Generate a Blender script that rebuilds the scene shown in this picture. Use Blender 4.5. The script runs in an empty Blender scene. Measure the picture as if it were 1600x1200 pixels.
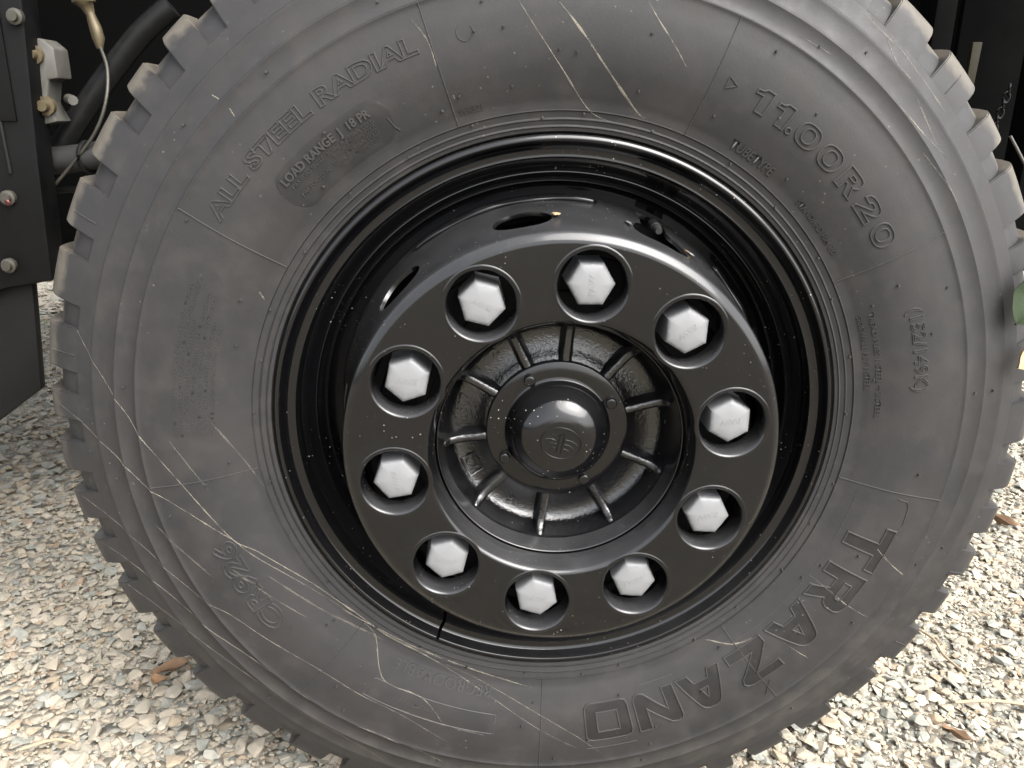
import bpy, bmesh, math, random
import numpy as np
from mathutils import Matrix, Vector
random.seed(7); RNG = np.random.default_rng(11)
PI = math.pi; R_ = math.radians
SC = bpy.context.scene; COL = SC.collection

# ------------------------------------------------------------------ camera, world, sun, exposure
AX = 0.525                                   # height of the axle above the gravel
cam_d = bpy.data.cameras.new('camera'); cam = bpy.data.objects.new('camera', cam_d); COL.objects.link(cam)
cam_d.sensor_width = 36; cam_d.lens = 29.292; cam_d.clip_start = 0.02; cam_d.clip_end = 500
cam.matrix_world = Matrix(((0.99915872, 0.00235187, -0.04094280, -0.08316313),
                           (-0.03966465, 0.30906483, -0.95021347, -0.82841032),
                           (0.01041920, 0.95103806, 0.30889811, 0.31539106 + AX),
                           (0, 0, 0, 1)))
SC.camera = cam
SUN_EL, SUN_AZ = R_(49), R_(137)             # azimuth: clockwise from +Y (behind the wheel), 90 = +X (right)
w = bpy.data.worlds.new('World'); SC.world = w; w.use_nodes = True
nt = w.node_tree; bg = nt.nodes['Background']
sky = nt.nodes.new('ShaderNodeTexSky'); sky.sky_type = 'NISHITA'; sky.sun_disc = False
sky.sun_elevation = SUN_EL; sky.sun_rotation = SUN_AZ; sky.air_density = 1.0; sky.dust_density = 4.0; sky.ozone_density = 0.6
hs = nt.nodes.new('ShaderNodeHueSaturation'); hs.inputs['Saturation'].default_value = 0.26
nt.links.new(sky.outputs[0], hs.inputs['Color']); nt.links.new(hs.outputs[0], bg.inputs[0]); bg.inputs[1].default_value = 0.15
sl = bpy.data.lights.new('sun', 'SUN'); sl.energy = 1.5; sl.angle = R_(58); sl.color = (1.0, 0.975, 0.94)
so = bpy.data.objects.new('sun', sl); COL.objects.link(so); so.location = (3, -1, 5)
sd = Vector((math.sin(SUN_AZ)*math.cos(SUN_EL), math.cos(SUN_AZ)*math.cos(SUN_EL), math.sin(SUN_EL)))
so.rotation_euler = sd.to_track_quat('Z', 'Y').to_euler()
SC.view_settings.view_transform = 'Standard'; SC.view_settings.look = 'None'
SC.view_settings.exposure = 2.42; SC.view_settings.gamma = 1

# ------------------------------------------------------------------ materials
def new_mat(name):
    m = bpy.data.materials.new(name); m.use_nodes = True
    return m, m.node_tree, m.node_tree.nodes['Principled BSDF']
def N(t, typ, **kw):
    n = t.nodes.new(typ)
    for k, v in kw.items():
        if k in n.inputs.keys() if hasattr(n.inputs, 'keys') else False: n.inputs[k].default_value = v
        else: setattr(n, k, v)
    return n
def noise(t, scale, detail=4, rough=.55, vec=None):
    n = t.nodes.new('ShaderNodeTexNoise'); n.inputs['Scale'].default_value = scale
    n.inputs['Detail'].default_value = detail; n.inputs['Roughness'].default_value = rough
    if vec: t.links.new(vec, n.inputs['Vector'])
    return n
def ramp(t, src, stops, const=False):
    r = t.nodes.new('ShaderNodeValToRGB'); cr = r.color_ramp
    if const: cr.interpolation = 'CONSTANT'
    while len(cr.elements) < len(stops): cr.elements.new(0.5)
    for e, (p, c) in zip(cr.elements, stops):
        e.position = p; e.color = (c, c, c, 1) if not isinstance(c, (tuple, list)) else (*c, 1)
    t.links.new(src, r.inputs[0]); return r
def mixc(t, fac, a, b, typ='MIX'):
    m = t.nodes.new('ShaderNodeMix'); m.data_type = 'RGBA'; m.blend_type = typ
    for sock, v in ((m.inputs['Factor'], fac), (m.inputs[6], a), (m.inputs[7], b)):
        if hasattr(v, 'is_linked'): t.links.new(v, sock)
        elif isinstance(v, (tuple, list)): sock.default_value = (*v, 1) if len(v) == 3 else v
        else: sock.default_value = v
    return m.outputs[2]
def math_(t, op, a, b=None, c=None, clamp=False):
    m = t.nodes.new('ShaderNodeMath'); m.operation = op; m.use_clamp = clamp
    for i, v in enumerate((a, b, c)):
        if v is None: continue
        if hasattr(v, 'is_linked'): t.links.new(v, m.inputs[i])
        else: m.inputs[i].default_value = v
    return m.outputs[0]
def bump(t, bs, h, strength, dist):
    b = t.nodes.new('ShaderNodeBump'); b.inputs['Strength'].default_value = strength; b.inputs['Distance'].default_value = dist
    t.links.new(h, b.inputs['Height']); t.links.new(b.outputs[0], bs.inputs['Normal']); return b
def world_pos(t): return t.nodes.new('ShaderNodeNewGeometry').outputs['Position']
def axle_radius(t, pos):
    s = t.nodes.new('ShaderNodeSeparateXYZ'); t.links.new(pos, s.inputs[0])
    z = math_(t, 'SUBTRACT', s.outputs[2], AX)
    return math_(t, 'SQRT', math_(t, 'ADD', math_(t, 'MULTIPLY', s.outputs[0], s.outputs[0]), math_(t, 'MULTIPLY', z, z))), s
def smooth(t, x, a, b):
    m = t.nodes.new('ShaderNodeMapRange'); m.interpolation_type = 'SMOOTHSTEP'
    t.links.new(x, m.inputs[0]); m.inputs[1].default_value = a; m.inputs[2].default_value = b; return m.outputs[0]

def rubber(name, dust_tread=True, base=(.0097, .0096, .0099), spec=.27):
    m, t, b = new_mat(name); pos = world_pos(t); r, s = axle_radius(t, pos)
    big = noise(t, 7, 5, .6, pos); mid = noise(t, 34, 5, .6, pos); fine = noise(t, 420, 3, .5, pos)
    c = mixc(t, ramp(t, big.outputs[0], [(.35, 0), (.68, 1)]).outputs[0], base, tuple(x*y for x, y in zip(base, (1.40, 1.33, 1.31))))
    bl = noise(t, 15, 4, .7, pos)
    c = mixc(t, math_(t, 'MULTIPLY', smooth(t, bl.outputs[0], .40, .64), .75), c, (base[0]*1.50, base[1]*1.38, base[2]*1.34))
    c = mixc(t, math_(t, 'MULTIPLY', ramp(t, mid.outputs[0], [(.5, 0), (.75, 1)]).outputs[0], .22), c, (.040, .035, .031))
    # pale specks of dust
    v = t.nodes.new('ShaderNodeTexVoronoi'); v.inputs['Scale'].default_value = 105; t.links.new(pos, v.inputs['Vector'])
    spk = math_(t, 'MULTIPLY', math_(t, 'LESS_THAN', v.outputs['Distance'], .085), smooth(t, noise(t, 9, 2, .5, pos).outputs[0], .5, .68))
    c = mixc(t, math_(t, 'MULTIPLY', spk, .4), c, (.15, .14, .125))
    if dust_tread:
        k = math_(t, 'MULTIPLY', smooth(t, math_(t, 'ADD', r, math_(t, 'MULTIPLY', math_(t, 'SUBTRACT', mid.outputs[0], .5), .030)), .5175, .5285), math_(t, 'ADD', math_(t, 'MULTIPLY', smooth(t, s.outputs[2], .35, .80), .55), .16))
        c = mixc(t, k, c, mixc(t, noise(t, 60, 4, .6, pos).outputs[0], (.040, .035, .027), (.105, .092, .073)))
        # dirt lying in the outer shoulder ridges, lower half of the tyre
        low = smooth(t, s.outputs[2], .50, .16)
        band = math_(t, 'MULTIPLY', smooth(t, r, .43, .45), smooth(t, r, .50, .485))
        k2 = math_(t, 'MULTIPLY', math_(t, 'MULTIPLY', low, band), math_(t, 'MULTIPLY', smooth(t, mid.outputs[0], .30, .66), .22))
        c = mixc(t, k2, c, (.045, .040, .030))
    t.links.new(c, b.inputs['Base Color'])
    t.links.new(ramp(t, mid.outputs[0], [(.3, .52), (.7, .72)]).outputs[0], b.inputs['Roughness'])
    b.inputs['Specular IOR Level'].default_value = spec
    bump(t, b, math_(t, 'ADD', fine.outputs[0], math_(t, 'MULTIPLY', mid.outputs[0], 1.5)), .16, .0006)
    return m
def black_paint(name, base=(.0017, .0017, .0020), rough=.16, dust=.35, speck=1.0, cast=False, spec=.36):
    m, t, b = new_mat(name); pos = world_pos(t)
    n1 = noise(t, 26, 5, .6, pos); n2 = noise(t, 160, 3, .5, pos)
    c = base
    v = t.nodes.new('ShaderNodeTexVoronoi'); v.inputs['Scale'].default_value = 260; v.inputs['Randomness'].default_value = 1; t.links.new(pos, v.inputs['Vector'])
    sep = t.nodes.new('ShaderNodeSeparateColor'); t.links.new(v.outputs['Color'], sep.inputs[0])
    size = math_(t, 'MULTIPLY', math_(t, 'POWER', math_(t, 'MAXIMUM', math_(t, 'SUBTRACT', sep.outputs[0], .50), 0), 1.5), .62)
    spk = math_(t, 'MULTIPLY', math_(t, 'LESS_THAN', v.outputs['Distance'], size), smooth(t, noise(t, 11, 4, .65, pos).outputs[0], .47, .64))
    # thin film of dust that settles on faces that look up
    g = t.nodes.new('ShaderNodeNewGeometry'); s = t.nodes.new('ShaderNodeSeparateXYZ'); t.links.new(g.outputs['Normal'], s.inputs[0])
    up = math_(t, 'MULTIPLY', smooth(t, s.outputs[2], .05, .85), math_(t, 'ADD', math_(t, 'MULTIPLY', n1.outputs[0], .7), .25))
    film = math_(t, 'ADD', math_(t, 'MULTIPLY', up, dust), math_(t, 'MULTIPLY', smooth(t, n1.outputs[0], .52, .8), dust*.05), clamp=True)
    c = mixc(t, film, c, (.066, .066, .068))
    c = mixc(t, math_(t, 'MULTIPLY', spk, .75*speck), c, (.33, .31, .27))
    t.links.new(c, b.inputs['Base Color'])
    ro = math_(t, 'ADD', math_(t, 'MULTIPLY', n1.outputs[0], .14), math_(t, 'MULTIPLY', film, .30))
    ro = math_(t, 'ADD', math_(t, 'ADD', ro, rough-.08), math_(t, 'MULTIPLY', spk, .4), clamp=True)
    t.links.new(ro, b.inputs['Roughness']); b.inputs['Specular IOR Level'].default_value = spec
    if cast:
        n3 = noise(t, 240, 4, .6, pos); n4 = noise(t, 620, 3, .5, pos)
        bump(t, b, math_(t, 'ADD', n3.outputs[0], math_(t, 'MULTIPLY', n4.outputs[0], .4)), .6, .0012)
    else:
        bump(t, b, math_(t, 'ADD', n1.outputs[0], math_(t, 'MULTIPLY', n2.outputs[0], .15)), .12, .0012)
    return m
def plain(name, col, rough=.6, metal=0, nscale=40, var=.35, bmp=.1):
    m, t, b = new_mat(name); pos = world_pos(t); n = noise(t, nscale, 5, .6, pos)
    c = mixc(t, n.outputs[0], tuple(x*(1-var) for x in col), tuple(min(1, x*(1+var)) for x in col))
    t.links.new(c, b.inputs['Base Color']); b.inputs['Metallic'].default_value = metal
    if max(col) < .02: b.inputs['Specular IOR Level'].default_value = .05 if max(col) < .0012 else .11
    if 'leaf' in name: b.inputs['Specular IOR Level'].default_value = .15
    t.links.new(ramp(t, n.outputs[0], [(.3, max(.05, rough-.1)), (.7, min(1, rough+.12))]).outputs[0], b.inputs['Roughness'])
    bump(t, b, n.outputs[0], bmp, .002)
    return m
STONE_STOPS = [(0, (.235, .204, .155)), (.17, (.198, .180, .143)), (.32, (.225, .198, .155)), (.45, (.150, .156, .136)), (.54, (.255, .230, .184)),
               (.66, (.168, .168, .146)), (.75, (.212, .170, .116)), (.82, (.235, .208, .162)), (.93, (.130, .134, .120)), (.97, (.190, .138, .092))]
def stone_mat(name, per_island):
    m, t, b = new_mat(name); pos = world_pos(t)
    src = t.nodes.new('ShaderNodeNewGeometry').outputs['Random Per Island'] if per_island else t.nodes.new('ShaderNodeObjectInfo').outputs['Random']
    c = ramp(t, src, STONE_STOPS, True).outputs[0]
    n = noise(t, 120, 6, .65, pos); n2 = noise(t, 600, 3, .6, pos)
    c = mixc(t, math_(t, 'MULTIPLY', ramp(t, n.outputs[0], [(.35, 0), (.7, 1)]).outputs[0], .4), c, (.25, .225, .18))
    c = mixc(t, math_(t, 'MULTIPLY', smooth(t, n2.outputs[0], .55, .75), .25), c, (.15, .14, .12))
    t.links.new(c, b.inputs['Base Color']); b.inputs['Roughness'].default_value = .88; b.inputs['Specular IOR Level'].default_value = .3
    bump(t, b, math_(t, 'ADD', n.outputs[0], math_(t, 'MULTIPLY', n2.outputs[0], .4)), .5, .003)
    return m
M = {}
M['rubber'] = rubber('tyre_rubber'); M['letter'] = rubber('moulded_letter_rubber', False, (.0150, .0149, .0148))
M['letter_fill'] = rubber('letter_infill_rubber', False, (.0056, .0055, .0055), .20)
M['paint'] = black_paint('black_wheel_paint', rough=.12, dust=.42, speck=.45)
M['rim_paint'] = black_paint('glossy_rim_paint', rough=.11, dust=.16, speck=1.0, spec=.36)
M['cast'] = black_paint('black_paint_on_rough_casting', rough=.08, dust=.03, speck=.4, cast=True, spec=.62)
M['cap'] = black_paint('glossy_cap_paint', rough=.13, dust=.12, speck=1.0)
M['drum'] = plain('dull_black_iron', (.004, .004, .004), .6)
M['nut'] = plain('silver_grey_nut_paint', (.108, .110, .113), .5, 0, 30, .05, .02)
M['mud'] = None
M['stone_mass'] = stone_mat('crushed_stone_mixed', True); M['stone'] = stone_mat('crushed_stone', False)
M['chassis'] = plain('black_chassis_paint', (.0014, .0014, .0015), .55, 0, 25, .4)
M['chassis_dark'] = plain('black_underbody_paint', (.0010, .0010, .0010), .9, 0, 12, .4)
M['flap'] = plain('black_flap_rubber', (.0045, .0043, .0041), .55, 0, 20, .3)
M['galv'] = plain('galvanised_steel', (.046, .044, .038), .5, .1, 60, .25)
M['brass'] = plain('brass_fitting', (.06, .047, .025), .45, .4, 80, .2)
M['zinc'] = plain('zinc_bolt_steel', (.026, .024, .018), .5, .3, 90, .3)
M['red'] = plain('red_marking_paint', (.05, .004, .003), .6)
M['hose'] = plain('black_hose_rubber', (.0055, .0055, .0055), .38, 0, 60, .3)
M['pipe'] = plain('dark_grey_pipe', (.016, .016, .0155), .5, 0, 50, .3)
M['olive'] = plain('tan_strap', (.010, .008, .0035), .6)
M['leaf_green'] = plain('green_leaf', (.014, .022, .010), .8, 0, 160, .6)
M['leaf_tan'] = plain('pale_dry_leaf', (.26, .18, .10), .7, 0, 110, .3)
M['leaf_brown'] = plain('brown_dry_leaf', (.12, .075, .045), .75, 0, 110, .4)
M['leaf_orange'] = plain('orange_dry_leaf', (.22, .135, .075), .75, 0, 110, .35)
M['flake'] = plain('grey_primer', (.10, .10, .098), .7)
M['twig'] = plain('dry_twig', (.22, .17, .11), .8, 0, 150, .35)
M['grass'] = plain('grass_blade', (.10, .135, .045), .7)
def mud_mat(name='dried_mud', lo=.18, hi=.8):
    m, t, b = new_mat(name); pos = world_pos(t); n = noise(t, 90, 4, .6, pos)
    t.links.new(mixc(t, n.outputs[0], (.085, .075, .058), (.19, .17, .135)), b.inputs['Base Color']); b.inputs['Roughness'].default_value = .9
    n2 = noise(t, 60, 5, .65, pos); t.links.new(ramp(t, n2.outputs[0], [(.34, lo), (.55, hi)]).outputs[0], b.inputs['Alpha'])
    return m
M['mud'] = mud_mat('dried_mud', .12, .66); M['smear'] = mud_mat('dust_smear', .03, .28)
def ground_mat():
    m, t, b = new_mat('gravel_bed'); pos = world_pos(t)
    v = t.nodes.new('ShaderNodeTexVoronoi'); v.inputs['Scale'].default_value = 55; t.links.new(pos, v.inputs['Vector'])
    sep = t.nodes.new('ShaderNodeSeparateColor'); t.links.new(v.outputs['Color'], sep.inputs[0])
    c = ramp(t, sep.outputs[0], STONE_STOPS, True).outputs[0]
    n = noise(t, 3, 4, .6, pos)
    c = mixc(t, math_(t, 'MULTIPLY', n.outputs[0], .5), c, (.24, .215, .175))
    t.links.new(c, b.inputs['Base Color']); b.inputs['Roughness'].default_value = .95; b.inputs['Specular IOR Level'].default_value = .2
    bump(t, b, math_(t, 'SUBTRACT', 1, v.outputs['Distance']), .9, .02)
    return m
M['ground'] = ground_mat()

# ------------------------------------------------------------------ helpers
def W(r, a, z):                              # wheel polar coordinates (degrees, z outward from the rim flange plane) -> world
    return (r*math.cos(R_(a)), -z, AX + r*math.sin(R_(a)))
def mesh_obj(name, verts, faces, mat, parent=None, sharp=35, smooth_=True, data=None):
    me = bpy.data.meshes.new(name); me.from_pydata([tuple(v) for v in verts], [], faces); me.update()
    o = bpy.data.objects.new(name, me); COL.objects.link(o)
    mats = mat if isinstance(mat, (list, tuple)) else [mat]
    for m_ in mats: me.materials.append(m_)
    if smooth_:
        me.polygons.foreach_set('use_smooth', [True]*len(me.polygons))
        if sharp: me.set_sharp_from_angle(angle=R_(sharp))
    if parent is not None: o.parent = parent
    return o
def fix_normals(o):
    bm = bmesh.new(); bm.from_mesh(o.data); bmesh.ops.recalc_face_normals(bm, faces=bm.faces); bm.to_mesh(o.data); bm.free()
def lathe_data(prof, n=240, a0=0, a1=360, closed=False, cap=False):
    full = abs(a1-a0-360) < 1e-6; cols = n if full else n+1; k = len(prof)
    V = [W(r, a0+(a1-a0)*i/n, z) for i in range(cols) for r, z in prof]
    F = []
    for i in range(n):
        j = (i+1) % cols
        for q in range(k if closed else k-1):
            p = (q+1) % k
            F.append((i*k+q, j*k+q, j*k+p, i*k+p))
    if cap and not full: F += [tuple(range(k)), tuple(range((cols-1)*k, cols*k))]
    return V, F
def lathe(name, prof, mat, parent=None, n=240, sharp=40, **kw):
    V, F = lathe_data(prof, n, **kw); o = mesh_obj(name, V, F, mat, parent, None); fix_normals(o)
    if sharp: o.data.set_sharp_from_angle(angle=R_(sharp))
    return o
def spline(pts, sub=6):                      # Catmull-Rom through profile points
    P = [pts[0]] + list(pts) + [pts[-1]]; out = []
    for i in range(1, len(P)-2):
        for s in range(sub):
            u = s/sub; p0, p1, p2, p3 = (np.array(P[i+d]) for d in (-1, 0, 1, 2))
            out.append(tuple(.5*((2*p1)+(-p0+p2)*u+(2*p0-5*p1+4*p2-p3)*u*u+(-p0+3*p1-3*p2+p3)*u**3)))
    out.append(tuple(pts[-1])); return out
def tag(o, label=None, cat=None, group=None, kind=None):
    for k, v in (('label', label), ('category', cat), ('group', group), ('kind', kind)):
        if v: o[k] = v
    return o
def empty(name, loc=(0, 0, 0)):
    o = bpy.data.objects.new(name, None); o.empty_display_size = .1; o.location = loc; COL.objects.link(o); return o
def box_data(c, s):
    x, y, z = c; a, b, d = (q/2 for q in s)
    V = [(x+i*a, y+j*b, z+k*d) for i in (-1, 1) for j in (-1, 1) for k in (-1, 1)]
    return V, [(0, 1, 3, 2), (4, 6, 7, 5), (0, 4, 5, 1), (2, 3, 7, 6), (0, 2, 6, 4), (1, 5, 7, 3)]
def bevel_obj(o, w_, seg=2):
    bm = bmesh.new(); bm.from_mesh(o.data); bmesh.ops.recalc_face_normals(bm, faces=bm.faces)
    bmesh.ops.bevel(bm, geom=bm.edges[:], offset=w_, segments=seg, affect='EDGES', profile=.6); bm.to_mesh(o.data); bm.free()
    o.data.polygons.foreach_set('use_smooth', [True]*len(o.data.polygons)); o.data.set_sharp_from_angle(angle=R_(50)); return o
def box(name, c, s, mat, parent=None, bev=.004):
    V, F = box_data(c, s); o = mesh_obj(name, V, F, mat, parent, None, False)
    return bevel_obj(o, bev) if bev else o
def prism(name, poly, y0, y1, mat, parent=None, bev=0):   # polygon in X,Z extruded along Y
    n = len(poly); V = [(x, y0, z) for x, z in poly] + [(x, y1, z) for x, z in poly]
    F = [tuple(range(n)), tuple(range(2*n-1, n-1, -1))] + [(i, (i+1) % n, n+(i+1) % n, n+i) for i in range(n)]
    o = mesh_obj(name, V, F, mat, parent, None, False); fix_normals(o)
    return bevel_obj(o, bev) if bev else o
def tube_data(pts, r, n=10, radii=None):
    P = [Vector(p) for p in pts]; V = []; F = []; up = Vector((0, 0, 1))
    for i, p in enumerate(P):
        d = (P[min(i+1, len(P)-1)]-P[max(i-1, 0)]).normalized(); a = d.cross(up)
        if a.length < 1e-3: a = d.cross(Vector((1, 0, 0)))
        a.normalize(); b = d.cross(a); rr = radii[i] if radii else r
        V += [tuple(p+(a*math.cos(2*PI*k/n)+b*math.sin(2*PI*k/n))*rr) for k in range(n)]
    for i in range(len(P)-1):
        F += [(i*n+k, i*n+(k+1) % n, (i+1)*n+(k+1) % n, (i+1)*n+k) for k in range(n)]
    F += [tuple(range(n)), tuple(range((len(P)-1)*n, len(P)*n))]
    return V, F
def tube(name, pts, r, mat, parent=None, n=10, sub=6, radii=None):
    if sub: pts = [tuple(v) for v in spline([tuple(p) for p in pts], sub)]
    V, F = tube_data(pts, r, n, radii); o = mesh_obj(name, V, F, mat, parent, 50); fix_normals(o); return o
def boolean(o, cutters):
    me = bpy.data.meshes.new('cut'); bm = bmesh.new()
    for V, F in cutters:
        vs = [bm.verts.new(v) for v in V]
        for f in F: bm.faces.new([vs[i] for i in f])
    bmesh.ops.recalc_face_normals(bm, faces=bm.faces); bm.to_mesh(me); bm.free()
    c = bpy.data.objects.new('cut', me); COL.objects.link(c)
    md = o.modifiers.new('b', 'BOOLEAN'); md.operation = 'DIFFERENCE'; md.solver = 'EXACT'; md.object = c; md.use_self = True
    bpy.context.view_layer.update()
    ev = o.evaluated_get(bpy.context.evaluated_depsgraph_get()); nm = bpy.data.meshes.new_from_object(ev)
    o.modifiers.clear(); old = o.data; nm.name = old.name; o.data = nm
    bpy.data.objects.remove(c); bpy.data.meshes.remove(me); bpy.data.meshes.remove(old); return o

# ------------------------------------------------------------------ gravel ground (setting)
g = 60.0
gv, gf = [(-g, -g, .003), (g, -g, .003), (g, g, .003), (-g, g, .003)], [(0, 1, 2, 3)]
ground = mesh_obj('gravel_ground', gv, gf, M['ground'], None, None, False); tag(ground, 'pale crushed stone yard under the truck', None, None, 'structure')
CM = np.array([[0.99915872, 0.0104192, 0.03966465], [-0.00235187, -0.95103806, 0.30906483], [0.0409428, -0.30889811, -0.95021347]])
CP = np.array([-0.08316313, 0.31539106, 0.82841032])
def project(X):                              # world -> picture (1600 x 1200), used only to leave out stones nobody could see
    Y = (np.c_[X[:, 0], X[:, 2]-AX, -X[:, 1]]-CP) @ CM.T
    return 800+1301.87*Y[:, 0]/Y[:, 2], 600+1301.87*Y[:, 1]/Y[:, 2], Y[:, 2]
def hull(seed, flat):
    r = np.random.default_rng(seed); p = r.normal(size=(13, 3)); p /= np.linalg.norm(p, axis=1)[:, None]
    p *= r.uniform(.82, 1.1, (13, 1)); p *= np.array([1.0, r.uniform(.6, .95), flat])
    bm = bmesh.new(); [bm.verts.new(q) for q in p]; bmesh.ops.convex_hull(bm, input=bm.verts)
    bmesh.ops.delete(bm, geom=[v for v in bm.verts if not v.link_faces], context='VERTS')
    bmesh.ops.bevel(bm, geom=bm.edges[:], offset=.035, segments=1, affect='EDGES')
    bmesh.ops.triangulate(bm, faces=bm.faces); bm.verts.index_update()
    V = np.array([v.co[:] for v in bm.verts]); F = np.array([[v.index for v in f.verts] for f in bm.faces]); bm.free(); return V, F
HULLS = [hull(100+i, random.uniform(.32, .56)) for i in range(14)]
def hull_lo(seed, flat):
    r = np.random.default_rng(seed); p = r.normal(size=(11, 3)); p /= np.linalg.norm(p, axis=1)[:, None]; p *= np.array([1, r.uniform(.6, .95), flat])
    bm = bmesh.new(); [bm.verts.new(q) for q in p]; bmesh.ops.convex_hull(bm, input=bm.verts)
    bmesh.ops.delete(bm, geom=[v for v in bm.verts if not v.link_faces], context='VERTS'); bm.verts.index_update()
    V = np.array([v.co[:] for v in bm.verts]); F = np.array([[v.index for v in f.verts] for f in bm.faces]); bm.free(); return V, F
LOWS = [hull_lo(300+i, random.uniform(.32, .56)) for i in range(14)]
def rot_rand():
    ax = RNG.normal(size=2)*.22; a = RNG.uniform(0, 2*PI)
    return np.array((Matrix.Rotation(ax[0], 3, 'X') @ Matrix.Rotation(ax[1], 3, 'Y') @ Matrix.Rotation(a, 3, 'Z')))
cand = []
def scatter(x0, x1, y0, y1, n, rmin, rmax, z0, z1):
    X = RNG.uniform(x0, x1, n); Y = RNG.uniform(y0, y1, n); r = rmin*(rmax/rmin)**(RNG.uniform(0, 1, n)**2.0); Z = RNG.uniform(z0, z1, n)+r*.12
    P = np.c_[X, Y, Z]; u, v, d = project(P)
    keep = (d > .2) & (u > -230) & (u < 1830) & (v > 380) & (v < 1330) & ~((np.abs(X) < .17) & (Y > -.04) & (Y < .30))
    keep &= ~((u > 330) & (u < 1320) & (v < 1080) & (Y > .05))          # behind the tyre
    for q, rr in zip(P[keep], r[keep]): cand.append((q, rr))
scatter(-1.5, -.15, -.30, .9, 15000, .0050, .0165, -.002, .010)
scatter(.15, 1.3, -.30, .9, 14000, .0050, .0160, -.002, .010)
scatter(-.4, .4, -.30, .12, 3200, .0050, .016, -.002, .010)
scatter(-2.4, -.6, .9, 2.2, 7500, .008, .022, -.002, .010)
scatter(.7, 2.2, .9, 1.8, 6000, .008, .020, -.002, .010)
scatter(-4.0, -1.1, 2.2, 4.5, 5500, .012, .028, 0, .012)
scatter(-1.3, -.15, -.25, .6, 9000, .0032, .0060, .001, .009)
scatter(.15, 1.1, -.25, .6, 8000, .0032, .0060, .001, .009)
size = []
for i, (q, r) in enumerate(cand):
    u, v, d = project(q[None]); inside = -20 < u[0] < 1620 and v[0] < 1215
    size.append(r/d[0] if inside else 0)
order = np.argsort(size)[::-1]; big = set(int(i) for i in order[:300])
VV, FF, nv = [], [], 0; stone_meshes = []
for V, F in HULLS:
    me = bpy.data.meshes.new('stone'); me.from_pydata(V.tolist(), [], F.tolist()); me.materials.append(M['stone']); stone_meshes.append(me)
for i, (q, r) in enumerate(cand):
    if i in big:
        o = bpy.data.objects.new('stone', stone_meshes[i % 14]); COL.objects.link(o); o.parent = ground
        o.matrix_local = Matrix.Translation(Vector((q[0], q[1], q[2]+r*.15))) @ Matrix(rot_rand().tolist()).to_4x4() @ Matrix.Scale(r*1.12, 4)
        continue
    V, F = (HULLS if size[i]*1300 > 7.5 else LOWS)[i % 14]
    VV.append((V*r) @ rot_rand().T + q); FF.append(F+nv); nv += len(V)
mass = mesh_obj('gravel', np.concatenate(VV).tolist(), np.concatenate(FF).tolist(), M['stone_mass'], None, None, False)
tag(mass, 'loose pale crushed limestone gravel covering the yard', 'gravel', None, 'stuff')

# ------------------------------------------------------------------ the wheel
wheel = empty('wheel_assembly', (0, 0, 0))
tag(wheel, 'big black truck wheel with lugged radial tyre and ten silver nut caps', 'wheel')

# tyre: one lathed carcass, tread blocks set on it
SIDE = spline([(.3193, .0035), (.327, .0055), (.335, .0088), (.347, .0132), (.36, .0172), (.375, .0200), (.39, .0212), (.405, .0211), (.418, .0200), (.426, .0196), (.4300, .0204)], 5)
RINGS = [(.294, -.030), (.2975, -.012), (.2985, -.006), (.3000, -.0015), (.3030, -.0005), (.3038, .0008), (.3044, -.0004), (.3058, -.0008), (.3095, .0006), (.3105, .0018),
         (.3111, .0005), (.3125, .0002), (.3178, .0018), (.3188, .0036)]
COVES = [(.4306, .0203), (.4318, .0178), (.4350, .0160), (.4400, .0149), (.4460, .0146), (.4505, .0152), (.4522, .0156), (.4530, .0153), (.4543, .0128), (.458, .0106),
         (.464, .0086), (.470, .0074), (.4750, .0069), (.4772, .0070), (.4781, .0066), (.4794, .0042), (.4850, .0016), (.4915, -.0010), (.4960, -.0030)]
FRONT = RINGS + SIDE + COVES
def tyre_z(r):
    return float(np.interp(r, [p[0] for p in FRONT], [p[1] for p in FRONT]))
GROOVE = [(.4970, -.0046), (.4985, -.0070), (.5045, -.0108), (.5120, -.0168), (.5195, -.0248), (.5258, -.0350), (.5292, -.0500), (.5305, -.086),
          (.534, -.088), (.5395, -.090), (.541, -.094), (.5425, -.112), (.541, -.1135), (.526, -.1155), (.526, -.1225), (.541, -.1245), (.5425, -.126)]
back = [(r, -.25-z) for r, z in (RINGS + SIDE[::3] + COVES[::2] + GROOVE)]
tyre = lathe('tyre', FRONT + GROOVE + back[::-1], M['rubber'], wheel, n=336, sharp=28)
GAP0 = [2.4, 10.3, 16.3, 22.3, 30.9, 37.3, 45.2, 53.1, 60.9, 67.3, 73.7, 80.1, 86.5, 94.3, 102.1, 109.9, 116, 122.4, 128.8, 135.3, 141.4, 149.2, 157.1, 165.3, 173.4,
        179.5, 186.2, 192.6, 199.0, 206.8, 214.5, 222.8, 230.6, 238.4, 244.8, 251.2, 257.6, 264, 270.4, 278.2, 284.6, 291, 297.4, 305.0, 312.8, 320.6, 328.8, 335.0, 341.5, 347.9, 354.2]
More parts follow.
